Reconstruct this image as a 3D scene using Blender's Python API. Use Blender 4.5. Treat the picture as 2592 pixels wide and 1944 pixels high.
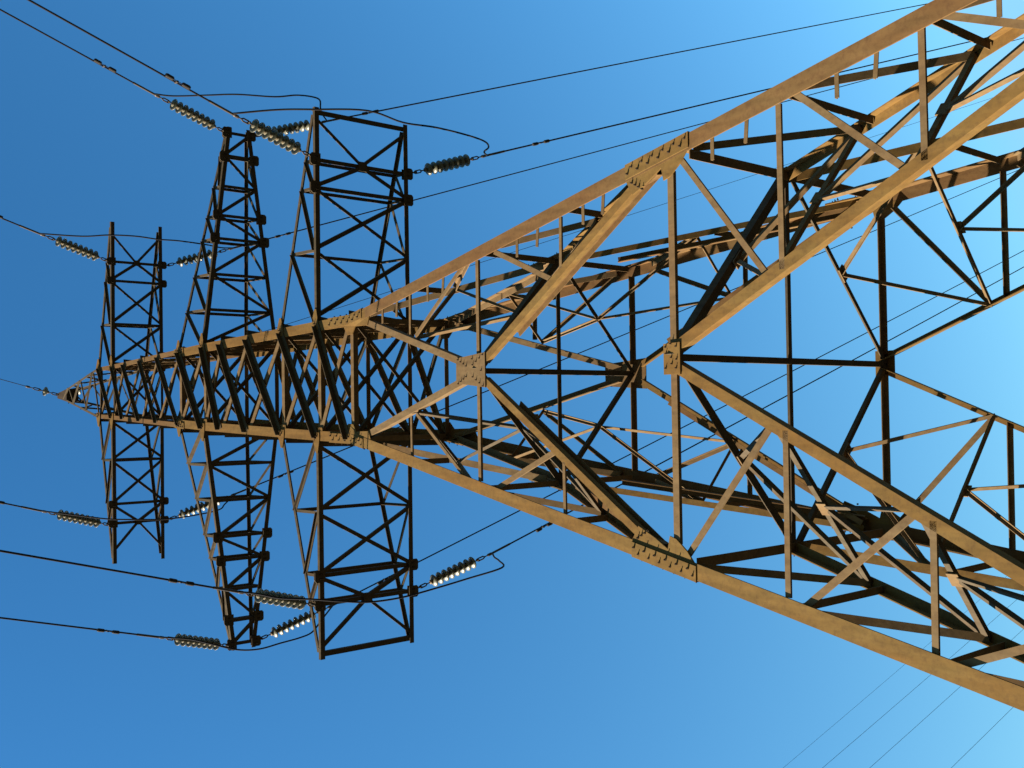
import bpy, bmesh, math, random
from mathutils import Vector, Matrix, Quaternion
for o in list(bpy.data.objects): bpy.data.objects.remove(o)
S = 0.8                      # metres per drawing unit
ZG = -21.892                 # ground level in drawing units
def U(p): return Vector((p[0]*S, p[1]*S, (p[2]-ZG)*S))
scene = bpy.context.scene
# ---------------------------------------------------------------- camera
cam_d = bpy.data.cameras.new('camera'); cam = bpy.data.objects.new('camera', cam_d)
scene.collection.objects.link(cam); scene.camera = cam
cr = Vector((-0.01521995, 0.71797266, -0.69590489)); cu = Vector((0.99961634, -0.00518209, -0.02720876))
cf = Vector((0.02314138, 0.69605201, 0.71761833))
M = Matrix((cr, cu, -cf)).transposed().to_4x4(); M.translation = U((-0.81838247, -18.26857485, -19.89190026))
cam.matrix_world = M
cam_d.sensor_fit = 'HORIZONTAL'; cam_d.sensor_width = 36.0; cam_d.lens = 3011.32/2592*36.0
cam_d.clip_start = 0.05; cam_d.clip_end = 20000
# ---------------------------------------------------------------- light
SUN_EL, SUN_AZ = math.radians(20.0), math.radians(248.0)       # azimuth clockwise from +Y
sdir = Vector((math.sin(SUN_AZ)*math.cos(SUN_EL), math.cos(SUN_AZ)*math.cos(SUN_EL), math.sin(SUN_EL)))
w = bpy.data.worlds.new('World'); scene.world = w; w.use_nodes = True
nt = w.node_tree; bg = nt.nodes['Background']
sky = nt.nodes.new('ShaderNodeTexSky'); sky.sky_type = 'NISHITA'; sky.sun_disc = False
sky.sun_elevation = SUN_EL; sky.sun_rotation = SUN_AZ
sky.air_density = 2.0; sky.dust_density = 0.2; sky.ozone_density = 3.4; sky.altitude = 0
gm = nt.nodes.new('ShaderNodeGamma'); gm.inputs[1].default_value = 1.65
hs = nt.nodes.new('ShaderNodeHueSaturation'); hs.inputs['Saturation'].default_value = 1.13; hs.inputs['Value'].default_value = 0.53
nt.links.new(sky.outputs[0], gm.inputs[0]); nt.links.new(gm.outputs[0], hs.inputs['Color']); cap = nt.nodes.new('ShaderNodeMix'); cap.data_type = 'RGBA'; cap.blend_type = 'DARKEN'; cap.inputs[0].default_value = 1.0
cap.inputs[7].default_value = (1.15, 2.7, 4.2, 1)      # keep the glare round the horizon no brighter than the pale sky above it
nt.links.new(hs.outputs[0], cap.inputs[6]); nt.links.new(cap.outputs[2], bg.inputs[0]); bg.inputs[1].default_value = 0.05
sd = bpy.data.lights.new('sun', 'SUN'); sd.energy = 5.0; sd.angle = math.radians(0.5); sd.color = (1.0, 0.9, 0.76)
so = bpy.data.objects.new('sun', sd); scene.collection.objects.link(so)
so.rotation_euler = sdir.to_track_quat('Z', 'Y').to_euler(); so.location = (0, 0, 60)
scene.view_settings.view_transform = 'Standard'; scene.view_settings.look = 'None'
scene.view_settings.exposure = 2.4; scene.view_settings.gamma = 1.0
scene.render.engine = 'CYCLES'

# ---------------------------------------------------------------- materials
def new_mat(name):
    m = bpy.data.materials.new(name); m.use_nodes = True
    return m, m.node_tree, m.node_tree.nodes['Principled BSDF']
def steel(name, base, rust, stain, rough=0.85, amount=0.5, metal=0.0):
    m, t, b = new_mat(name); N = t.nodes.new; L = t.links.new
    tc = N('ShaderNodeTexCoord')
    n1 = N('ShaderNodeTexNoise'); n1.inputs['Scale'].default_value = 1.1; n1.inputs['Detail'].default_value = 5; n1.inputs['Roughness'].default_value = 0.6
    n2 = N('ShaderNodeTexNoise'); n2.inputs['Scale'].default_value = 14; n2.inputs['Detail'].default_value = 4; n2.inputs['Roughness'].default_value = 0.7
    n3 = N('ShaderNodeTexNoise'); n3.inputs['Scale'].default_value = 5; n3.inputs['Detail'].default_value = 3
    mp = N('ShaderNodeMapping'); mp.inputs['Scale'].default_value = (2.2, 2.2, 0.3)
    L(tc.outputs['Object'], mp.inputs[0])
    L(mp.outputs[0], n1.inputs['Vector']); L(tc.outputs['Object'], n2.inputs['Vector']); L(mp.outputs[0], n3.inputs['Vector'])
    r1 = N('ShaderNodeValToRGB'); r1.color_ramp.elements[0].position = 0.50-amount*0.35; r1.color_ramp.elements[1].position = 0.88-amount*0.25
    L(n1.outputs[0], r1.inputs[0])
    mx = N('ShaderNodeMix'); mx.data_type = 'RGBA'; mx.inputs[6].default_value = (*base, 1); mx.inputs[7].default_value = (*rust, 1)
    L(r1.outputs[0], mx.inputs[0])
    r2 = N('ShaderNodeValToRGB'); r2.color_ramp.elements[0].position = 0.46; r2.color_ramp.elements[1].position = 0.78
    L(n2.outputs[0], r2.inputs[0])
    mul = N('ShaderNodeMath'); mul.operation = 'MULTIPLY'; mul.inputs[1].default_value = 0.75
    L(r2.outputs[0], mul.inputs[0])
    mx2 = N('ShaderNodeMix'); mx2.data_type = 'RGBA'; mx2.inputs[7].default_value = (*stain, 1)
    L(mul.outputs[0], mx2.inputs[0]); L(mx.outputs[2], mx2.inputs[6])
    br = N('ShaderNodeHueSaturation'); mr = N('ShaderNodeMapRange'); mr.inputs[1].default_value = .25; mr.inputs[2].default_value = .75; mr.inputs[3].default_value = .78; mr.inputs[4].default_value = 1.2
    L(n3.outputs[0], mr.inputs[0]); L(mr.outputs[0], br.inputs['Value']); L(mx2.outputs[2], br.inputs['Color'])
    L(br.outputs[0], b.inputs['Base Color'])
    b.inputs['Roughness'].default_value = rough; b.inputs['Metallic'].default_value = metal
    b.inputs['Specular IOR Level'].default_value = 0.06
    bp = N('ShaderNodeBump'); bp.inputs['Strength'].default_value = 0.25; bp.inputs['Distance'].default_value = 0.004
    L(n2.outputs[0], bp.inputs['Height']); L(bp.outputs[0], b.inputs['Normal'])
    return m
M_OCH = steel('weathered_ochre_steel', (0.0900, 0.0553, 0.0170), (0.0874, 0.0428, 0.0110), (0.0542, 0.0303, 0.0119))
M_LEG = steel('rusty_leg_steel', (0.0833, 0.0504, 0.0195), (0.0725, 0.0347, 0.0125), (0.0500, 0.0252, 0.0110), amount=0.58)
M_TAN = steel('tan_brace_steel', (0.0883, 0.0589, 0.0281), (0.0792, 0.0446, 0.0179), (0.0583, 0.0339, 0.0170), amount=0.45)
M_GRY = steel('dull_grey_brown_steel', (0.0462, 0.0364, 0.0223), (0.0414, 0.0260, 0.0136), (0.0273, 0.0195, 0.0112), amount=0.45)  # crossarm grey-brown, darkened further so shaded bars come out near black
M_BLT = steel('dark_bolt_steel', (0.03, 0.022, 0.015), (0.035, 0.02, 0.01), (0.015, 0.01, 0.008))
def plain(name, col, rough, metal=0.0, noise=0.15):
    m, t, b = new_mat(name); N = t.nodes.new; L = t.links.new
    tc = N('ShaderNodeTexCoord'); n = N('ShaderNodeTexNoise'); n.inputs['Scale'].default_value = 6; n.inputs['Detail'].default_value = 4
    L(tc.outputs['Object'], n.inputs['Vector'])
    mr = N('ShaderNodeMapRange'); mr.inputs[3].default_value = 1-noise; mr.inputs[4].default_value = 1+noise; L(n.outputs[0], mr.inputs[0])
    hs = N('ShaderNodeHueSaturation'); hs.inputs['Color'].default_value = (*col, 1); L(mr.outputs[0], hs.inputs['Value']); L(hs.outputs[0], b.inputs['Base Color'])
    b.inputs['Roughness'].default_value = rough; b.inputs['Metallic'].default_value = metal; b.inputs['Specular IOR Level'].default_value = 0.08
    return m, b
M_CAB, _ = plain('weathered_cable', (0.010, 0.009, 0.010), 0.9, 0.0)
M_FIT, _ = plain('galvanised_fitting', (0.045, 0.034, 0.024), 0.5, 0.5)
M_WGT, _ = plain('damper_weight_iron', (0.018, 0.015, 0.012), 0.7)
M_CAP, _ = plain('insulator_cap_iron', (0.09, 0.066, 0.038), 0.6, 0.3)
M_GLS, gb = plain('olive_glass', (0.11, 0.105, 0.068), 0.4, 0.0, 0.05)
gb.inputs['Specular IOR Level'].default_value = 0.2; gb.inputs['Transmission Weight'].default_value = 0.5; gb.inputs['IOR'].default_value = 1.5
M_CEM, _ = plain('insulator_cement', (0.12, 0.105, 0.07), 0.7)
M_CON, _ = plain('concrete', (0.32, 0.30, 0.27), 0.9)
m, t, b = new_mat('dry_field'); M_GND = m; N = t.nodes.new; L = t.links.new
tc = N('ShaderNodeTexCoord'); n1 = N('ShaderNodeTexNoise'); n1.inputs['Scale'].default_value = 0.15; n1.inputs['Detail'].default_value = 8; L(tc.outputs['Object'], n1.inputs['Vector'])
n2 = N('ShaderNodeTexNoise'); n2.inputs['Scale'].default_value = 6; n2.inputs['Detail'].default_value = 6; L(tc.outputs['Object'], n2.inputs['Vector'])
rp = N('ShaderNodeValToRGB'); rp.color_ramp.elements[0].position = .38; rp.color_ramp.elements[0].color = (.012, .016, .007, 1); rp.color_ramp.elements[1].position = .65; rp.color_ramp.elements[1].color = (.034, .028, .015, 1)
ad = N('ShaderNodeMath'); ad.operation = 'ADD'; ml = N('ShaderNodeMath'); ml.operation = 'MULTIPLY_ADD'; ml.inputs[1].default_value = .5; ml.inputs[2].default_value = -.25
L(n2.outputs[0], ml.inputs[0]); L(ml.outputs[0], ad.inputs[0]); L(n1.outputs[0], ad.inputs[1]); L(ad.outputs[0], rp.inputs[0]); L(rp.outputs[0], b.inputs['Base Color']); b.inputs['Roughness'].default_value = 1.0
bp = N('ShaderNodeBump'); bp.inputs['Strength'].default_value = .6; bp.inputs['Distance'].default_value = .05; L(n2.outputs[0], bp.inputs['Height']); L(bp.outputs[0], b.inputs['Normal'])

# ---------------------------------------------------------------- helpers
col = scene.collection
def link(name, me, mat, parent=None, **props):
    o = bpy.data.objects.new(name, me); col.objects.link(o)
    if mat and not me.materials: me.materials.append(mat)
    if parent is not None: o.parent = parent
    for k, v in props.items(): o[k] = v
    return o
class MB:
    def __init__(s): s.v = []; s.f = []; s.mi = []; s.cur = 0
    def add(s, vs, fs):
        k = len(s.v); s.v += [tuple(x) for x in vs]; s.f += [tuple(i+k for i in q) for q in fs]
    def prism(s, ring0, ring1):
        n = len(ring0)
        fs = [tuple(range(n))[::-1], tuple(range(n, 2*n))] + [(i, (i+1) % n, n+(i+1) % n, n+i) for i in range(n)]
        s.add(list(ring0)+list(ring1), fs)
    def build(s, name, mat, parent=None, smooth=False, **props):
        me = bpy.data.meshes.new(name); me.from_pydata(s.v, [], s.f)
        if s.mi:
            me.materials.append(mat); me.materials.append(M_BLT)
            for i0, i1 in s.mi:
                for p in me.polygons[i0:i1]: p.material_index = 1
        bm = bmesh.new(); bm.from_mesh(me); bmesh.ops.recalc_face_normals(bm, faces=bm.faces); bm.to_mesh(me); bm.free()
        if smooth:
            for p in me.polygons: p.use_smooth = True
        return link(name, me, mat, parent, **props)
def frame(A, B, n):
    d = (B-A).normalized(); n = (n - d*n.dot(d)).normalized(); wv = n.cross(d).normalized()
    if wv.z < -1e-4 or (abs(wv.z) <= 1e-4 and wv.x < 0): wv = -wv
    return d, n, wv
def angle(mb, A, B, n, b, side=-1, edge=-1, o=0.0, t=None, c=None, ext=0.0):
    """L-section bar A->B (drawing units). In-plane flange centred on AB, outstanding flange at edge."""
    A = Vector(A); B = Vector(B); d, n, wv = frame(A, B, Vector(n)); t = t or max(.016, b*.11); c = c or b
    A = A - d*ext; B = B + d*ext
    e = edge
    prof = [(-e*b/2, 0), (e*b/2, 0), (e*b/2, side*c), (e*b/2-e*t, side*c), (e*b/2-e*t, side*t), (-e*b/2, side*t)]
    ring = lambda P: [U(P + wv*x + n*(o+y)) for x, y in prof]
    mb.prism(ring(A), ring(B))
def tube(mb, pts, r, seg=8, cap=True):
    pts = [Vector(p) for p in pts]; n = len(pts); prev = None; base = len(mb.v)
    for i, p in enumerate(pts):
        d = (pts[min(i+1, n-1)]-pts[max(i-1, 0)]).normalized()
        if prev is None:
            a = d.cross(Vector((0, 0, 1)));  a = d.cross(Vector((1, 0, 0))) if a.length < 1e-3 else a; a.normalize()
        else: a = (prev - d*prev.dot(d)).normalized()
        prev = a; c = d.cross(a); rr = r[i] if isinstance(r, (list, tuple)) else r
        for k in range(seg):
            th = 2*math.pi*k/seg; mb.v.append(tuple(p + (a*math.cos(th)+c*math.sin(th))*rr))
    for i in range(n-1):
        for k in range(seg):
            k2 = (k+1) % seg; mb.f.append((base+i*seg+k, base+i*seg+k2, base+(i+1)*seg+k2, base+(i+1)*seg+k))
    if cap: mb.f.append(tuple(base+k for k in range(seg))[::-1]); mb.f.append(tuple(base+(n-1)*seg+k for k in range(seg)))
def tubeU(mb, pts, r, seg=8): tube(mb, [U(p) for p in pts], r*S, seg)
def box(mb, c, ax, ay, az, hx, hy, hz):
    c = Vector(c); vs = []
    for i in (-1, 1):
        for j in (-1, 1):
            for k in (-1, 1): vs.append(U(c+ax*hx*i+ay*hy*j+az*hz*k))
    mb.add(vs, [(0, 1, 3, 2), (4, 6, 7, 5), (0, 4, 5, 1), (2, 3, 7, 6), (0, 2, 6, 4), (1, 5, 7, 3)])
def bolt(mb, p, n, r=.022, h=.045):
    p = Vector(p); n = Vector(n).normalized(); a = n.cross(Vector((0.3, 0.2, 1))).normalized(); c = n.cross(a)
    for (rr, h0, h1, sg) in ((r, -.004, h*.55, 6), (r*.5, h*.5, h*1.25, 6)):
        r0 = [U(p + (a*math.cos(k*math.pi/3)+c*math.sin(k*math.pi/3))*rr + n*h0) for k in range(sg)]
        r1 = [U(p + (a*math.cos(k*math.pi/3)+c*math.sin(k*math.pi/3))*rr + n*h1) for k in range(sg)]
        f0 = len(mb.f); mb.prism(r0, r1); mb.mi.append((f0, len(mb.f)))
def smooth_path(pts, k=6):
    pts = [Vector(p) for p in pts]; P = [pts[0]*2-pts[1]] + pts + [pts[-1]*2-pts[-2]]; out = []
    for i in range(1, len(P)-2):
        for j in range(k):
            t = j/k; p0, p1, p2, p3 = P[i-1], P[i], P[i+1], P[i+2]
            out.append(.5*((2*p1)+(p2-p0)*t+(2*p0-5*p1+4*p2-p3)*t*t+(3*p1-p0-3*p2+p3)*t**3))
    out.append(pts[-1]); return out

# ---------------------------------------------------------------- setting
g = MB(); R = 3000
g.add([(-R, -R, 0), (R, -R, 0), (R, R, 0), (-R, R, 0)], [(0, 1, 2, 3)])
ground = g.build('ground', M_GND, None, kind='structure')

# ---------------------------------------------------------------- tower geometry
ZW, ZJ, ZX, Z3, Z2, Z1, ZN, ZP = 2.854, -8.088, -2.569, 4.248, 10.136, 16.473, 17.529, 22.516
Z3U, Z2U, ZB = 5.94, 11.66, -21.6
SL = 0.171
def interp(x, xs, ys):
    if x <= xs[0]: return ys[0]
    for i in range(len(xs)-1):
        if x <= xs[i+1]: return ys[i]+(ys[i+1]-ys[i])*(x-xs[i])/(xs[i+1]-xs[i])
    return ys[-1]
def hw(z):
    if z <= ZW: return 1.5+SL*(ZW-z)
    return interp(z, [ZW, Z3, Z2, Z1, ZN, ZP], [1.5, 1.46, 1.223, .88, .845, .05])
def sl(z): return (hw(z-.05)-hw(z+.05))/.1
OUT = [Vector((0, -1, 0)), Vector((1, 0, 0)), Vector((0, 1, 0)), Vector((-1, 0, 0))]
TAN = [Vector((1, 0, 0)), Vector((0, 1, 0)), Vector((-1, 0, 0)), Vector((0, -1, 0))]
def FP(k, s, z, off=0.0): h = hw(z); return TAN[k]*(s*h) + OUT[k]*(h+off) + Vector((0, 0, z))
def FX(k, x, z): return TAN[k]*x + OUT[k]*hw(z) + Vector((0, 0, z))
def FN(k, z): return (OUT[k] + Vector((0, 0, sl(z)))).normalized()
tower = bpy.data.objects.new('transmission_tower', None); col.objects.link(tower)
tower['label'] = 'rusty ochre steel lattice pylon with three pairs of crossarms seen from its foot'; tower['category'] = 'transmission tower'
TL = .03
def part(name, mb, mat=M_TAN, parent=tower, **kw): return mb.build(name, mat, parent, **kw)
def bar(name, A, B, n, b, mat=M_TAN, parent=tower, **kw):
    mb = MB(); angle(mb, A, B, n, b, **kw); return part(name, mb, mat, parent)

# legs --------------------------------------------------------------------
def leg_b(z): return interp(z, [-20, -8, 0, 9.2, 11.6, 11.7, 17.5], [.29, .26, .24, .24, .23, .14, .125])
def leg_prism(mb, sx, sy, z0, z1, b0=None, b1=None, grow=0.0, t=TL):
    def ring(z, b):
        h = hw(z)+grow; c = (sx*h, sy*h)
        pts = [(0, 0), (b, 0), (b, t), (t, t), (t, b), (0, b)]
        return [U((c[0]-sx*x, c[1]-sy*y, z)) for x, y in pts]
    mb.prism(ring(z0, b0 or leg_b(z0)), ring(z1, b1 or leg_b(z1)))
legs = {}
for sx in (-1, 1):
    for sy in (-1, 1):
        mb = MB()
        for z0, z1 in ((ZB, -8.6), (-8.6, -7.0), (-7.0, ZW)): leg_prism(mb, sx, sy, z0, z1)
        lg = part('leg', mb, M_LEG if (sx == 1 or sy == 1) else M_OCH); legs[sx, sy] = lg
        mb = MB()
        for z0, z1 in ((ZW, Z3), (Z3, 9.2), (9.2, Z2), (Z2, 11.6)): leg_prism(mb, sx, sy, z0, z1)
        ub = part('upper_leg', mb, M_OCH, lg)
        mb = MB()
        for z0, z1 in ((11.6, Z1), (Z1, ZN+.08)): leg_prism(mb, sx, sy, z0, z1, .14, .13, t=.02)
        part('upper_leg', mb, M_LEG, lg)
        mb = MB(); leg_prism(mb, sx, sy, ZN, ZP-.12, .085, .05, t=.012); part('peak_leg', mb, M_GRY, lg)
        # splice plates with bolts: at the waist, at the K joint and two higher up
        for (z0, z1, rows, n) in ((2.25, 3.75, 2, 6), (-8.65, -7.15, 2, 6), (11.35, 11.95, 2, 4)):
            mb = MB(); bb = leg_b((z0+z1)/2)
            zm = [z0, ZW, z1] if z0 < ZW < z1 else [z0, z1]
            for a, c in zip(zm[:-1], zm[1:]): leg_prism(mb, sx, sy, a, c, bb-.012, bb-.012, grow=.022, t=.0215)
            for i in range(n):
                z = z0+.12+(z1-z0-.24)*i/(n-1); h = hw(z)+.022
                for q in range(rows):
                    inn = bb*(.3+.4*q); zz = z+(.05 if q else -.05)
                    bolt(mb, (sx*(h-inn), sy*h, zz), (0, sy, 0), .021, .036)
                    bolt(mb, (sx*h, sy*(h-inn), zz), (sx, 0, 0), .021, .036)
            part('splice_plate', mb, M_OCH, lg)
        mb = MB(); h = hw(ZB)
        r0 = [U((sx*h+x*.55, sy*h+y*.55, ZG-.4)) for x, y in ((-1, -1), (1, -1), (1, 1), (-1, 1))]; r1 = [U((sx*h+x*.4, sy*h+y*.4, ZG+.45)) for x, y in ((-1, -1), (1, -1), (1, 1), (-1, 1))]
        mb.prism(r0, r1); part('footing', mb, M_CON, tower)
# step bars on the front right leg
for i, z in enumerate((9.6, 8.4, 7.0, 5.4, 1.347, .675, -.64, -1.281, -3.935, -4.606, -5.942, -6.507, -9.114, -9.834, -11.489, -12.15, -13.904, -14.5, -16.2, -16.9)):
    h = hw(z); x1 = h-leg_b(z)+.06; ln = .38 if z > 2.8 else .44
    if z > 4: continue
    A = Vector((x1, -h+.05, z)); B = Vector((x1-ln+.06, -h+.05, z+(.03 if i % 2 else 0)))
    mb = MB(); angle(mb, A, B, (0, -1, 0), .065, side=-1, edge=1, o=0, t=.014, c=.06)
    part('step_bar', mb, M_TAN, legs[1, -1])

# faces -------------------------------------------------------------------
DN = [(.465*2.25, -10.2), (.465*4.65, -12.6), (.465*7.05, -15.0), (.465*9.4, -17.35)]
OI = -TL-.002
for k in range(4):
    nl = FN(k, -5); ns = OUT[k] if k % 2 else nl
    SC = (.035, .12, .09, .12); SE = (-1, -1, 1, -1)
    for s in (1, -1):
        P = lambda x, z: FX(k, s*x, z)
        E = lambda q, z: FP(k, s*q, z)
        # panel above the K joint
        bar('main_brace', E(.93, 2.62), P(.12, ZX+.35), nl, .145, M_TAN, o=OI)
        a, b2 = P(.2, ZX-.2), P(3.12, -7.75)
        bar('main_brace', a, b2, nl, .145, M_OCH, o=OI, c=.12)
        bar('main_brace', a+(b2-a)*.16, b2, nl, .11, M_LEG, o=OI-.30, edge=1, side=1, c=.12)
        bar('horizontal_strut', E(.9, ZX), P(.2, ZX), ns, .1 if k != 2 else .075, M_TAN, o=OI, c=(.05, .12, .15, .12)[k], edge=SE[k])
        bar('secondary_brace', E(.905, -3.15), P(.547*2.84, -5.0), ns, .1, M_TAN, o=OI-.02, c=SC[k], edge=SE[k])
        bar('secondary_brace', E(.915, -5.3), P(.6*2.89, -5.29), ns, .075, M_TAN, o=OI, c=SC[k], edge=SE[k])
        bar('secondary_brace', E(.95, -2.2), P(.415*2.01, -.124), ns, .075, M_TAN, o=OI, c=SC[k], edge=SE[k])
        bar('secondary_brace', E(.9, .09), P(.45*1.97, .1), ns, .075, M_TAN, o=OI, c=SC[k], edge=SE[k])
        # K panel down to the feet
        bar('main_brace', P(.1, -8.1), P(.465*11.2, -19.15), nl, .175 if k != 2 else .11, M_OCH, o=OI, c=.165 if k != 2 else .19)
        bar('horizontal_strut', E(.87, ZJ-.1), P(.1, ZJ-.1), ns, .14 if k == 0 else (.1 if k == 2 else .18), M_TAN, o=OI, c=(.06, .16, .18, .16)[k], edge=SE[k])
        dn = [P(x, z) for x, z in DN]
        bar('secondary_brace', E(.9, -8.42), dn[0], ns, .1, M_TAN, o=OI-.02, c=SC[k], edge=SE[k])
        bar('secondary_brace', E(.93, -10.45), P(DN[0][0]+.1, -10.46), ns, .1, M_TAN, o=OI, c=SC[k], edge=SE[k])
        bar('secondary_brace', E(.945, -10.73), dn[1], ns, .1, M_TAN, o=OI-.02, c=SC[k], edge=SE[k])
        bar('secondary_brace', E(.945, -12.83), P(DN[1][0]+.1, -12.84), ns, .1, M_TAN, o=OI, c=SC[k], edge=SE[k])
        bar('secondary_brace', E(.95, -13.13), dn[2], ns, .1, M_TAN, o=OI-.02, c=SC[k], edge=SE[k])
        bar('secondary_brace', E(.95, -15.23), P(DN[2][0]+.1, -15.24), ns, .1, M_TAN, o=OI, c=SC[k], edge=SE[k])
        bar('secondary_brace', E(.95, -15.5), dn[3], ns, .1, M_TAN, o=OI-.02, c=SC[k], edge=SE[k])
        bar('secondary_brace', E(.95, -17.6), P(DN[3][0]+.1, -17.62), ns, .1, M_TAN, o=OI, c=SC[k], edge=SE[k])
        # gusset at the K joint and at the waist
        def plate(name, pts, o0, o1, bolts=(), mat=M_OCH, n=None, br=.02):
            n = n or FN(k, pts[0][1]); q = [FP(k, x, z) for x, z in pts]; mb = MB()
            mb.prism([U(v+n*o0) for v in q], [U(v+n*o1) for v in q])
            for x, z in bolts: bolt(mb, FP(k, x, z)+n*o1, n, br, br*1.9)
            return part(name, mb, mat)
        plate('gusset_plate', [(s*x, z) for x, z in ((.935, -7.12), (.84, -7.30), (.872, -7.7), (.905, -8.0), (.84, -8.05), (.845, -8.2), (.885, -8.44), (.935, -8.62))], OI, -.006,
              [(s*(.9-.018*i), -7.3-.085*i) for i in range(4)])
        plate('gusset_plate', [(s*x, z) for x, z in ((.97, 3.2), (.86, 3.15), (.70, 2.98), (.70, 2.76), (.80, 2.62), (.74, 2.0), (.86, 1.9), (.97, 1.95))], OI, -.006)
    # centre plates
    bl = [(x, -1.9-.045*i) for i in range(1)for x in (0,)]
    b1 = [(s*(.105-.02*i), -1.88-.10*i) for s in (1, -1) for i in range(4)] + [(s*(.05+.025*i), -2.42-.12*i) for s in (1, -1) for i in range(4)] + [(0.0, -2.72), (.1, -2.4)]
    plate('gusset_plate', [(.119, -1.80), (.143, -2.846), (-.137, -2.849), (-.10, -1.79)], OI, -.006, b1, br=.016, mat=M_TAN)
    b2 = [(.05, -8.04), (.05, -8.28), (.0, -8.17), (-.05, -8.04), (-.05, -8.28), (.02, -8.05), (-.03, -8.18), (-.01, -8.29), (.064, -8.16)]
    plate('gusset_plate', [(.066, -7.985), (.068, -8.36), (-.08, -8.36), (-.08, -7.985)], OI+.0, -.004, b2, br=.016)
    # horizontals of the body
    for z in (ZN, Z1, Z2U, Z2, Z3U, Z3, ZW):
        bar('body_strut', FP(k, -.9, z-.03), FP(k, .9, z-.03), FN(k, z), .13 if z < 12 else .08, M_TAN if z < 12 else M_GRY, o=OI)
    # crossed lattice of the body
    zs = [ZN, Z1, 15.613, 14.365, 13.151, Z2U, Z2, 9.125, 7.671, Z3U, Z3, ZW+.05]
    for i in range(len(zs)-1):
        z0, z1 = zs[i]-.03, zs[i+1]+.03; bb = .14 if z0 < 11.7 else .095
        n = FN(k, (z0+z1)/2); e0, e1 = (.93, .93) if i else (.95, .93)
        bar('body_brace', FP(k, e0, z0), FP(k, -e1, z1), n, bb, M_GRY, side=1, edge=1, o=.004)  # outer bar darker than its crossing partner: shade put into its colour
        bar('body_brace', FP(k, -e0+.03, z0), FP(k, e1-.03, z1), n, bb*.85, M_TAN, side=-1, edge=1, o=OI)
        if z0 < 12: 
            zq = z0-.02
    for z, wd in ((Z2U, .2), (Z2, .24), (Z3U, .24), (Z3, .24), (Z1, .15)):
        for s in (1, -1):
            h0 = 1-leg_b(z)/hw(z)*.35; h1 = h0-wd/hw(z)*1.0
            plate('gusset_plate', [(s*h0, z+.16), (s*h0, z-.22), (s*h1, z-.16), (s*h1, z+.12)], OI-.0, -.004, mat=M_OCH)
    # peak zigzag
    fr = [.85, 0, 0]
    pz = [(ZN+.08, -.95), (18.24, .93), (19.04, -.93), (19.74, .93), (20.58, -.93), (21.19, .93), (21.8, -.9), (22.05, .85)]
    for (za, sa), (zb, sb) in zip(pz[:-1], pz[1:]):
        bar('peak_brace', FP(k, sa, za), FP(k, sb, zb), FN(k, 20), .05, M_GRY, o=-.012, side=1 if sa > 0 else -1, edge=1)

# plan bracing and hip ties -------------------------------------------------
UP = Vector((0, 0, 1))
def mid(k, z, off=-.06): return FP(k, 0, z, off)
for z, bq in ((ZX, .15), (ZJ-.15, .16)):
    for k in range(4):
        k2 = (k+1) % 4
        bar('plan_brace', mid(k, z), mid(k2, z), UP, bq if k in (0, 3) else .09, M_GRY, side=1, edge=1)
    bar('plan_strut', mid(0, z+.02), mid(2, z+.02), UP, .11, M_GRY, side=1, edge=-1)
    bar('plan_strut', mid(1, z+.06), mid(3, z+.06), UP, .11, M_GRY, side=1, edge=-1)
for z in (ZW, Z3, Z2, Z1, Z3U, Z2U):
    h = hw(z)-.08; bq = .09 if z < 12 else .07
    bar('plan_brace', (h, -h, z-.02), (-h, h, z-.02), UP, bq, M_GRY, side=1, edge=1)
    bar('plan_brace', (-h, -h, z+.02), (h, h, z+.02), UP, bq, M_GRY, side=1, edge=1)
for k in range(4):                       # each corner between face k and the next
    k2 = (k+1) % 4
    A = lambda i: FX(k, DN[i][0], DN[i][1]) - OUT[k]*.08
    B = lambda i: FX(k2, -DN[i][0], DN[i][1]) - OUT[k2]*.08
    Mq = (mid(k, ZJ-.15)+mid(k2, ZJ-.15))/2
    nn = (OUT[k]+OUT[k2]).normalized()
    HS = dict(side=-1, edge=-1) if k == 3 else dict(side=-1, edge=-1)
    bar('hip_tie', Mq, A(0), nn, .1*.85, M_GRY if k == 3 else M_TAN, **HS); bar('hip_tie', Mq, B(0), nn, .1*.85, M_GRY if k == 3 else M_TAN, **HS)  # front left corner ties take a darker colour in place of shade
    for i in range(3):
        bar('hip_tie', A(i), B(i), nn, .1*.85, M_GRY if k == 3 else M_TAN, **HS); H = (A(i)+B(i))/2
        if i < 3: bar('hip_tie', H, A(i+1), nn, .09*.85, M_GRY if k == 3 else M_TAN, **HS); bar('hip_tie', H, B(i+1), nn, .09*.85, M_GRY if k == 3 else M_TAN, **HS)
        box_n = (B(i)-A(i)).normalized(); wz = nn.cross(box_n)
        mb = MB(); box(mb, H+nn*.02-wz*.02, box_n, wz, nn, .13, .08, .012); part('tie_plate', mb, M_TAN)
    mb = MB(); bx = (mid(k2, ZJ)-mid(k, ZJ)).normalized(); box(mb, Mq+Vector((0, 0, -.05)), bx, bx.cross(UP), UP, .15, .09, .012); part('tie_plate', mb, M_TAN)
    # upper panel: ties between the middles of the V and K braces of neighbouring faces
    a0 = FX(k, .415*2.01, -.124)-OUT[k]*.08; b0 = FX(k2, -.415*2.01, -.124)-OUT[k2]*.08
    a1 = FX(k, 1.55, -5.0)-OUT[k]*.08; b1 = FX(k2, -1.55, -5.0)-OUT[k2]*.08
    m1 = (mid(k, ZX)+mid(k2, ZX))/2
    for p, q in ((a0, b0), (m1, a0), (m1, b0), (m1, a1), (m1, b1), (a1, b1)): bar('hip_tie', p, q, nn, .08*.85, M_GRY if k == 3 else M_TAN, **HS)

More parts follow.
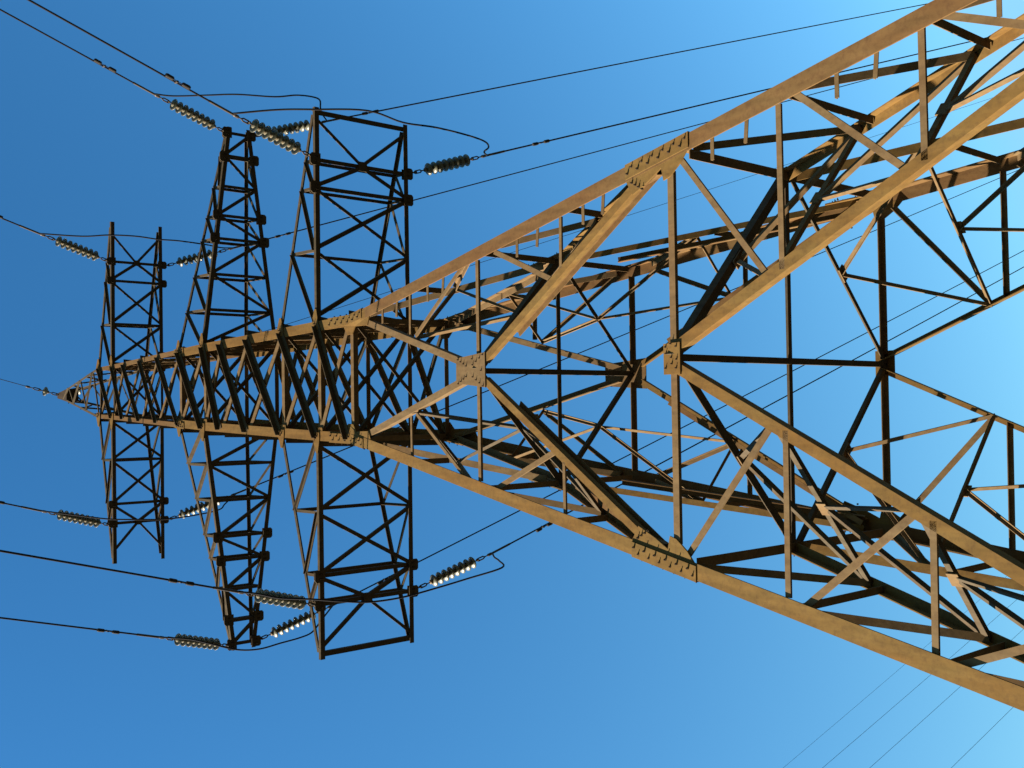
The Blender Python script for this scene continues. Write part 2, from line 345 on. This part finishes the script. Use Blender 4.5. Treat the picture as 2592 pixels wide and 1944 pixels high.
# crossarms -----------------------------------------------------------------
ARMS = [dict(z=Z3, zu=Z3U, hwb=1.45, tip=6.62, dt=1.44, xs=[3.22, 4.76, 5.45], b=.13),
        dict(z=Z2, zu=Z2U, hwb=1.21, tip=7.38, dt=.37, xs=[2.2, 3.22, 4.25, 4.92, 5.77, 6.66], b=.125),
        dict(z=Z1, zu=ZN, hwb=.88, tip=5.38, dt=.87, xs=[2.2, 3.6, 4.22], b=.12)]
def hanger(p, sy, sx, parent, size=.30):
    # chamfered plate bolted under the chord, its eye outside the arm
    mb = MB(); a = size/2; c = .05; x0, y0, z0 = p
    o = [(-a, -.13), (a, -.13), (a, .17-c), (a-c, .17), (-a+c, .17), (-a, .17-c)]
    r0 = [U((x0+x, y0+sy*y, z0-.022)) for x, y in o]; r1 = [U((x0+x, y0+sy*y, z0-.002)) for x, y in o]
    mb.prism(r0, r1)
    r0 = [U((x0+x*.9, y0+sy*(y*.5), z0+.14)) for x, y in o]; r1 = [U((x0+x*.9, y0+sy*(y*.5), z0+.16)) for x, y in o]
    mb.prism(r0, r1)
    for i in (-1, 1):
        for j in (-1, 0, 1): bolt(mb, (x0+i*.06, y0+sy*j*.035, z0-.022), (0, 0, -1), .016, .03)
    return part('hanger_plate', mb, M_GRY, parent)
for ai, a in enumerate(ARMS):
    for sx in (-1, 1):
        z, b = a['z'], a['b']; tip = a['tip']; zu = a['zu']
        if ai == 0 and sx == -1: tip = 6.66
        ty = lambda x: a['hwb']+(a['dt']-a['hwb'])*(x-a['hwb'])/(tip-a['hwb'])
        zt = lambda x: zu+(z+.12-zu)*(x-hw(zu))/(tip-.1-hw(zu))
        ytop = lambda x: hw(zu)+(a['dt']-hw(zu))*(x-hw(zu))/(tip-hw(zu))
        Bn = lambda x, s: Vector((sx*x, s*(ty(x)), z))
        Tn = lambda x, s: Vector((sx*x, s*(ytop(x)), zt(x)))
        mb = MB()
        for s in (-1, 1):   # bottom chords: flat flange below, upright flange at the outer edge
            A, B = Bn(a['hwb']-.1, s), Bn(tip+.12, s); off = Vector((0, s*0.0, 0))
            t = .018
            def ring(p): return [U(p+Vector((0, s*y, zz))) for y, zz in ((.02, 0), (.02, .085), (.02-t, .085), (.02-t, t), (.02-b, t), (.02-b, 0))]
            mb.prism(ring(A), ring(B))
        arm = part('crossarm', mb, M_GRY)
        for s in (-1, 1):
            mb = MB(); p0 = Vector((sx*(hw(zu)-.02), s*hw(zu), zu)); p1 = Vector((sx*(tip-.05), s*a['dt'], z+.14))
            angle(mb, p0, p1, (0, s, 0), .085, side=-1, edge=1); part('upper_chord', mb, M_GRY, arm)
        xs = [a['hwb']]+a['xs']; nd = MB()
        bb = .085 if ai else .1
        def br(A, B, n=UP, w_=None, e=1, sd=1, o=.0, nm='arm_brace'):
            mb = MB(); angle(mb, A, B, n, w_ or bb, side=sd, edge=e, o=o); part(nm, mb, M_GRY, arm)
        Z = Vector((0, 0, .022)); Z2_ = Vector((0, 0, .04))
        # bottom plane
        flip = sx < 0
        if ai == 1:
            seq = list(reversed(xs+[tip-.05])); sgn = 1 if not flip else -1
            for i in range(len(seq)-1):
                br(Bn(seq[i], sgn)+Z, Bn(seq[i+1], -sgn)+Z); sgn = -sgn
            for x in xs[1:]+[tip-.05]: br(Bn(x, -1)+Z2_, Bn(x, 1)+Z2_, nm='arm_strut')
        else:
            if ai == 0: cells = [(xs[0]+.1, xs[1]), (xs[1], xs[2]), (xs[2], tip-.12)]; st = [xs[2], xs[3]]
            else: cells = [(xs[0]+.05, xs[1]), (xs[1], xs[2]), (xs[2], tip-.25)]; st = [xs[1], xs[2], xs[3]]
            for x0, x1 in cells[:2]:
                br(Bn(x0+.03, -1)+Z, Bn(x1-.03, 1)+Z); br(Bn(x0+.03, 1)+Z2_, Bn(x1-.03, -1)+Z2_, w_=bb*.85)
            x0, x1 = cells[2]; xc = xs[3]; Cc = Vector((sx*xc, 0, z))
            for s in (-1, 1):
                br(Bn(x0+.03, s)+Z, Cc+Z+Vector((-sx*.05, s*.05, 0))); br(Cc+Z2_+Vector((sx*.05, s*.05, 0)), Bn(x1, s)+Z2_, w_=bb*.8)
            for x in st: br(Bn(x, -1)+Z2_*1.5, Bn(x, 1)+Z2_*1.5, nm='arm_strut')
            if ai == 0: br(Bn(tip, -1)+Z2_, Bn(tip, 1)+Z2_, w_=.12, nm='arm_strut')
            mb = MB(); box(mb, Cc+Vector((0, 0, .012)), Vector((1, 0, 0)), Vector((0, 1, 0)), UP, .12 if ai == 0 else .09, .13 if ai == 0 else .1, .008)
            part('centre_plate', mb, M_GRY, arm)
        # side trusses and top struts
        for s in (-1, 1):
            nn = Vector((0, s, 0))
            tn = [x for x in a['xs'] if x < tip-.5] if ai == 1 else a['xs']
            for x in tn:
                br(Bn(x, s)+Vector((0, -s*.02, .1)), Tn(x, s)+Vector((0, -s*.02, 0)), nn, .07, sd=-1, e=-1, nm='arm_post')
            prev = None
            base = [hw(zu)+.05]+tn
            for i in range(len(base)):
                x0 = base[i]; x1 = base[i+1] if i+1 < len(base) else None
                if x1: br(Tn(x1, s) if False else Bn(x0 if i else a['hwb'], s)+Vector((0, -s*.03, .1)), Tn(x1, s)+Vector((0, -s*.03, 0)), nn, .08, sd=1, e=1)
        for x in (a['xs'][:-1] if ai == 1 else ([a['xs'][0], a['xs'][1], a['xs'][2]] if ai == 0 else [a['xs'][0]])):
            br(Tn(x, -1), Tn(x, 1), UP, .085, nm='arm_strut')
        if ai == 1: br(Tn(6.66, -1), Tn(6.66, 1), UP, .07, nm='arm_strut')
        hx = [a['xs'][2], a['xs'][1]] if ai != 1 else [7.33, 6.62, 4.92, 4.25]
        for s in (-1, 1):
            for x in hx: hanger((sx*x, s*ty(x), z), s, sx, arm, .30 if ai != 2 else .25)
        # fin plates where the arm meets the legs
        for s in (-1, 1):
            for zz, ext in ((z+.05, .3), (zu, .26)):
                mb = MB(); h = hw(zz); y = s*(h+.012)
                q = [(h-.2, -.12), (h-.2, .14), (h-.02, .14), (h+ext, .03), (h+ext, -.05), (h-.02, -.12)]
                mb.prism([U((sx*x, y, zz+v)) for x, v in q], [U((sx*x, y+s*.016, zz+v)) for x, v in q]); 
                for i in range(3): bolt(mb, (sx*(h-.16+.05*i), y+s*.016, zz+.03*(-1)**i), (0, s, 0), .02, .04)
                part('fin_plate', mb, M_OCH, arm)

# insulators ----------------------------------------------------------------
def lathe(mb, prof, seg=20):
    base = len(mb.v)
    for r, z in prof:
        for k in range(seg):
            th = 2*math.pi*k/seg; mb.v.append((r*math.cos(th), r*math.sin(th), z))
    n = len(prof)
    for i in range(n-1):
        for k in range(seg):
            k2 = (k+1) % seg; mb.f.append((base+i*seg+k, base+i*seg+k2, base+(i+1)*seg+k2, base+(i+1)*seg+k))
    mb.f.append(tuple(base+k for k in range(seg))); mb.f.append(tuple(base+(n-1)*seg+k for k in range(seg)))
# z axis points from the tower towards the line; the cap is on the tower side
mb = MB(); lathe(mb, [(.03, .0), (.055, .004), (.10, .018), (.128, .042), (.134, .058), (.130, .064), (.118, .054), (.112, .075), (.104, .055), (.088, .05), (.082, .078), (.074, .05), (.055, .045), (.05, .07), (.042, .045), (.015, .045)], 24)
disc_me = mb.build('glass_disc', M_GLS, smooth=True); disc_mesh = disc_me.data; bpy.data.objects.remove(disc_me)
mb = MB(); lathe(mb, [(.02, -.052), (.042, -.05), (.048, -.03), (.05, .004), (.03, .006)], 14); lathe(mb, [(.012, .0), (.012, .10)], 8)
cap_me = mb.build('cap', M_CAP, smooth=True); cap_mesh = cap_me.data; bpy.data.objects.remove(cap_me)
mb = MB(); lathe(mb, [(.066, .044), (.072, .062), (.05, .085), (.03, .092), (.013, .092)], 14)
cem_me = mb.build('cement_ring', M_CEM, smooth=True); cem_mesh = cem_me.data; bpy.data.objects.remove(cem_me)
def chain(mb, l0, l1):
    L_ = l1-l0
    tube(mb, [(0, 0, l0), (0, 0, l0+L_*.25)], .014, 8)
    for sgn in (-1, 1): tube(mb, [(0, 0, l0+L_*.2), (sgn*.028, 0, l0+L_*.32), (sgn*.028, 0, l0+L_*.66), (0, 0, l0+L_*.78)], .015, 6)
    tube(mb, [(0, -.05, l0+L_*.3), (0, .05, l0+L_*.3)], .022, 6); tube(mb, [(0, 0, l0+L_*.72), (0, 0, l1)], .013, 8)
def string(P0, P1, label, group, n=8, pitch=.146):
    """P0 = hanger eye, P1 = conductor clamp (metres)."""
    t = bpy.data.objects.new('insulator_string', None); col.objects.link(t)
    d = P1-P0; L_ = d.length; t.location = P0; t.rotation_mode = 'QUATERNION'; t.rotation_quaternion = d.to_track_quat('Z', 'Y')
    t['label'] = label; t['category'] = 'insulator'; t['group'] = group
    body = pitch*n; s0 = (L_-body)*.44
    mb = MB(); chain(mb, -.05, s0-.05); mb.build('shackle', M_FIT, t)
    for i in range(n):
        d_ = link('glass_disc', disc_mesh, None, t); d_.location = (0, 0, s0+pitch*i)
        c_ = link('cap', cap_mesh, None, d_); e_ = link('cement_ring', cem_mesh, None, d_)
    mb = MB(); chain(mb, s0+body-.06, L_-.1); mb.build('link', M_FIT, t)
    mb = MB(); lathe(mb, [(.018, L_-.12), (.032, L_-.1), (.032, L_-.02), (.026, L_), (.02, L_+.02)], 10); mb.build('clamp', M_FIT, t)
    return t
def headed(az): az = math.radians(az); return Vector((math.sin(az), math.cos(az), 0))
SPEC = {  # anchor, heading, extra slope
 ('near', 'R3'): ((5.50, -1.62, 4.23), 165.2, .0), ('near', 'R2'): ((7.33, -.50, 10.12), 164.6, -.01), ('near', 'R1'): ((4.22, -1.03, 16.45), 164.6, -.01),
 ('near', 'L3'): ((-5.43, -1.62, 4.23), 165.0, -.03), ('near', 'L2'): ((-7.34, -.50, 10.12), 165.3, -.03), ('near', 'L1'): ((-4.24, -1.03, 16.45), 165.0, .03),
 ('far', 'R3'): ((5.50, 1.62, 4.23), 17.3, .03), ('far', 'R2'): ((7.35, .50, 10.12), 17.75, -.02), ('far', 'R1'): ((4.215, 1.03, 16.45), 17.75, .0),
 ('far', 'L3'): ((-5.38, 1.62, 4.23), 16.7, -.03), ('far', 'L2'): ((-7.30, .50, 10.12), 17.0, -.01), ('far', 'L1'): ((-4.22, 1.03, 16.45), 17.15, -.01)}
def line_pt(key, t):
    a, az, ds = SPEC[key]; h = headed(az); a = Vector(a)
    if key[0] == 'near': dz = -.1*t if t < 2.35 else -.235-(.14+ds)*(t-2.35)+.0004*(t-2.35)**2
    else: dz = -.13*t if t < 2.45 else -.32-(.05+ds)*(t-2.45)+.0003*(t-2.45)**2
    return a+h*t+Vector((0, 0, dz))
SIDE = {'R': 'right', 'L': 'left'}; ARMN = {'3': 'lowest', '2': 'middle', '1': 'top'}
TC = {'near': 2.33, 'far': 2.43}
def stub(name, mb, mat, label, cat, group=None, loc=None, **kw):
    o = mb.build(name, mat, None, **kw); o['label'] = label; o['category'] = cat
    if group: o['group'] = group
    return o
IMG = {'R': 'upper', 'L': 'lower'}      # the pylon lies on its side in the picture
for key in SPEC:
    g_, kk = key; sd_, an = kk[0], kk[1]
    P0, P1 = U(line_pt(key, 0)), U(line_pt(key, TC[g_]))
    shade = 'bright glass' if g_ == 'near' else 'dark shaded glass'
    side_w = 'pulling left' if g_ == 'near' else 'pulling right'
    string(P0, P1, f'{shade} string on {ARMN[an]} crossarm, {IMG[sd_]} half, {side_w}', 'glass insulator strings on the crossarms')
    # conductor
    ts = [TC[g_]-.02]+[TC[g_]+.8*i for i in range(1, 12)]
    T = ts[-1]
    end = 70 if g_ == 'near' else 165
    while T < end: T += 3.0; ts.append(T)
    pts = [line_pt(key, q) for q in ts]
    mb = MB(); tubeU(mb, pts, 0.023, 8)
    c = stub('power_line', mb, M_CAB, f'black power line leaving the {ARMN[an]} crossarm, {IMG[sd_]} half, towards the {"left" if g_ == "near" else "right"} edge', 'power line', 'conductors tied to the pylon')
    mb = MB(); tubeU(mb, [line_pt(key, TC[g_]), line_pt(key, TC[g_]+.7)], .032, 8); mb.build('compression_sleeve', M_FIT, c)
    # vibration damper
    td = {'near': 3.95, 'far': 4.45}[g_]
    if kk == 'R2' and g_ == 'far': td = 4.1
    c0 = line_pt(key, td); d_ = (line_pt(key, td+.2)-c0).normalized(); dn = Vector((0, 0, -.085))
    dmp = bpy.data.objects.new('vibration_damper', None); col.objects.link(dmp); dmp.location = U(c0)
    dmp['label'] = f'dumbbell damper on the wire {"left" if g_ == "near" else "right"} of the {ARMN[an]} crossarm, {IMG[sd_]} half'; dmp['category'] = 'vibration damper'; dmp['group'] = 'vibration dampers on the conductors'
    loc = lambda p: (Vector(p)-Vector(c0))*S
    mb = MB(); tube(mb, [loc(c0+Vector((0, 0, .03))), loc(c0+dn)], .022, 8); mb.build('clamp', M_FIT, dmp)
    mb = MB(); tube(mb, [loc(c0+dn-d_*.2), loc(c0+dn), loc(c0+dn+d_*.2)], .008, 6); mb.build('messenger_wire', M_CAB, dmp)
    for s in (-1, 1):
        q = [c0+dn+d_*s*x+Vector((0, 0, -.01)) for x in (.12, .14, .3, .325)]
        mb = MB(); tube(mb, [loc(p) for p in q], [.026, .036, .038, .028], 12); mb.build('weight', M_WGT, dmp)
# jumpers -------------------------------------------------------------------
J = {'R3': [(6.238, -3.064, 3.464), (6.273, -2.387, 3.017), (6.352, -1.163, 2.517), (6.199, -.196, 2.383), (6.251, .833, 2.417), (6.25, 1.9, 2.50), (6.226, 2.713, 2.65), (6.229, 3.288, 3.086), (6.232, 3.6, 3.6)],
     'L3': [(-4.887, -3.521, 3.769), (-5.003, -3.119, 3.464), (-5.062, -2.511, 3.06), (-5.16, -1.844, 2.74), (-5.225, -1.223, 2.536), (-5.2, -.378, 2.395), (-5.1, .606, 2.36), (-4.93, 1.43, 2.1), (-4.69, 2.129, 1.6), (-4.664, 2.864, 2.463), (-4.656, 3.255, 3.056), (-4.65, 3.7, 3.6)],
     'R2': [(7.923, -2.349, 9.592), (7.927, -1.708, 8.948), (7.978, -1.038, 8.514), (8.044, .002, 8.266), (8.236, .766, 8.332), (8.385, 1.519, 8.644), (8.432, 2.0, 8.95), (8.234, 2.1, 9.06), (8.137, 2.336, 9.301)],
     'L2': [(-6.813, -2.18, 9.323), (-6.95, -1.756, 8.926), (-7.143, -1.175, 8.568), (-7.182, -.618, 8.355), (-7.101, .006, 8.266), (-7.052, .686, 8.315), (-6.987, 1.188, 8.465), (-6.769, 1.672, 8.729), (-6.658, 2.057, 9.019)],
     'R1': [(4.769, -2.323, 15.424), (4.82, -1.652, 15.014), (4.817, -.912, 14.724), (4.77, -.227, 14.61), (4.787, .486, 14.618), (4.8, 1.612, 14.919), (4.835, 2.523, 15.478)],
     'L1': [(-3.808, -2.373, 15.449), (-3.93, -1.712, 15.03), (-3.985, -.912, 14.715), (-4.03, -.002, 14.602), (-3.985, 1.136, 14.74), (-3.918, 2.217, 15.244), (-3.761, 2.609, 15.53)]}
for kk, mids in J.items():
    A = line_pt(('near', kk), TC['near']+.05); B = line_pt(('far', kk), TC['far']+.05)
    mb = MB(); tubeU(mb, smooth_path([A]+mids+[B]), 0.023, 8)
    stub('jumper_cable', mb, M_CAB, f'slack jumper cable looping round the {ARMN[kk[1]]} crossarm, {IMG[kk[0]]} half of the picture', 'jumper cable', 'jumper cables joining the conductors', smooth=True)

# earth wire on the peak ------------------------------------------------------
mb = MB(); h = hw(22.0)
r0 = [U((x*.22, y*.22, 21.45)) for x, y in ((-1, -1), (1, -1), (1, 1), (-1, 1))]; r1 = [U((x*.09, y*.09, 22.52)) for x, y in ((-1, -1), (1, -1), (1, 1), (-1, 1))]
mb.prism(r0, r1); part('peak_cap', mb, M_BLT)
for nm, az, a, k1 in (('near', 165.6, -.12, 0), ('far', 17.6, -.03, 0)):
    h = headed(az); A = Vector((0, 0, 22.35))+h*.1
    zf = (lambda t: -.05*t if t < 1.3 else -.065-.125*(t-1.3)+.0003*(t-1.3)**2) if nm == 'near' else (lambda t: -.05*t if t < 1.3 else -.065-.07*(t-1.3)+.00035*(t-1.3)**2)
    pt = lambda t: A+h*t+Vector((0, 0, zf(t)))
    string(U(pt(0)), U(pt(1.25)), 'single glass disc insulator ' + ('left of the very tip of the pylon' if nm == 'near' else 'seen inside the pointed pylon top'), 'earth wire insulators on the peak', n=1)
    ts = [1.2]+[1.3+2.5*i for i in range(1, 30 if nm == 'near' else 65)]
    mb = MB(); tubeU(mb, [pt(q) for q in ts], .0115, 6)
    stub('earth_wire', mb, M_CAB, 'thin black earth wire running from the pylon tip ' + ('to the left edge of the picture' if nm == 'near' else 'to the right, behind the lattice'), 'earth wire', 'earth wires on the peak')

# the neighbouring line --------------------------------------------------------
az = math.radians(17.3); h = Vector((math.sin(az), math.cos(az), 0)); nrm = Vector((h.y, -h.x, 0))
words = ['uppermost', 'second', 'third', 'lowest, shortest']
for i, (z0, s1, c0) in enumerate(((26.6, .068, 40), (24.1, .08, 40), (21.2, .08, 40), (16.4, .075, 40))):
    t0 = (42.2, 43.3, 44.4, 46.3)[i]
    mb = MB(); pts = []
    for q in range(-12, 43):
        t = t0+q*4.0; dt = t-t0; zz = z0-s1*dt+.00025*dt*dt
        pts.append(-nrm*c0+h*t+Vector((0, 0, zz)))
    tubeU(mb, pts, .012 if i else .009, 6)
    stub('distant_wire', mb, M_CAB, f'thin distant wire crossing the lower right corner, {["leftmost", "second from the left", "third from the left", "rightmost"][i]} of the four', 'wire', 'wires of the neighbouring line')
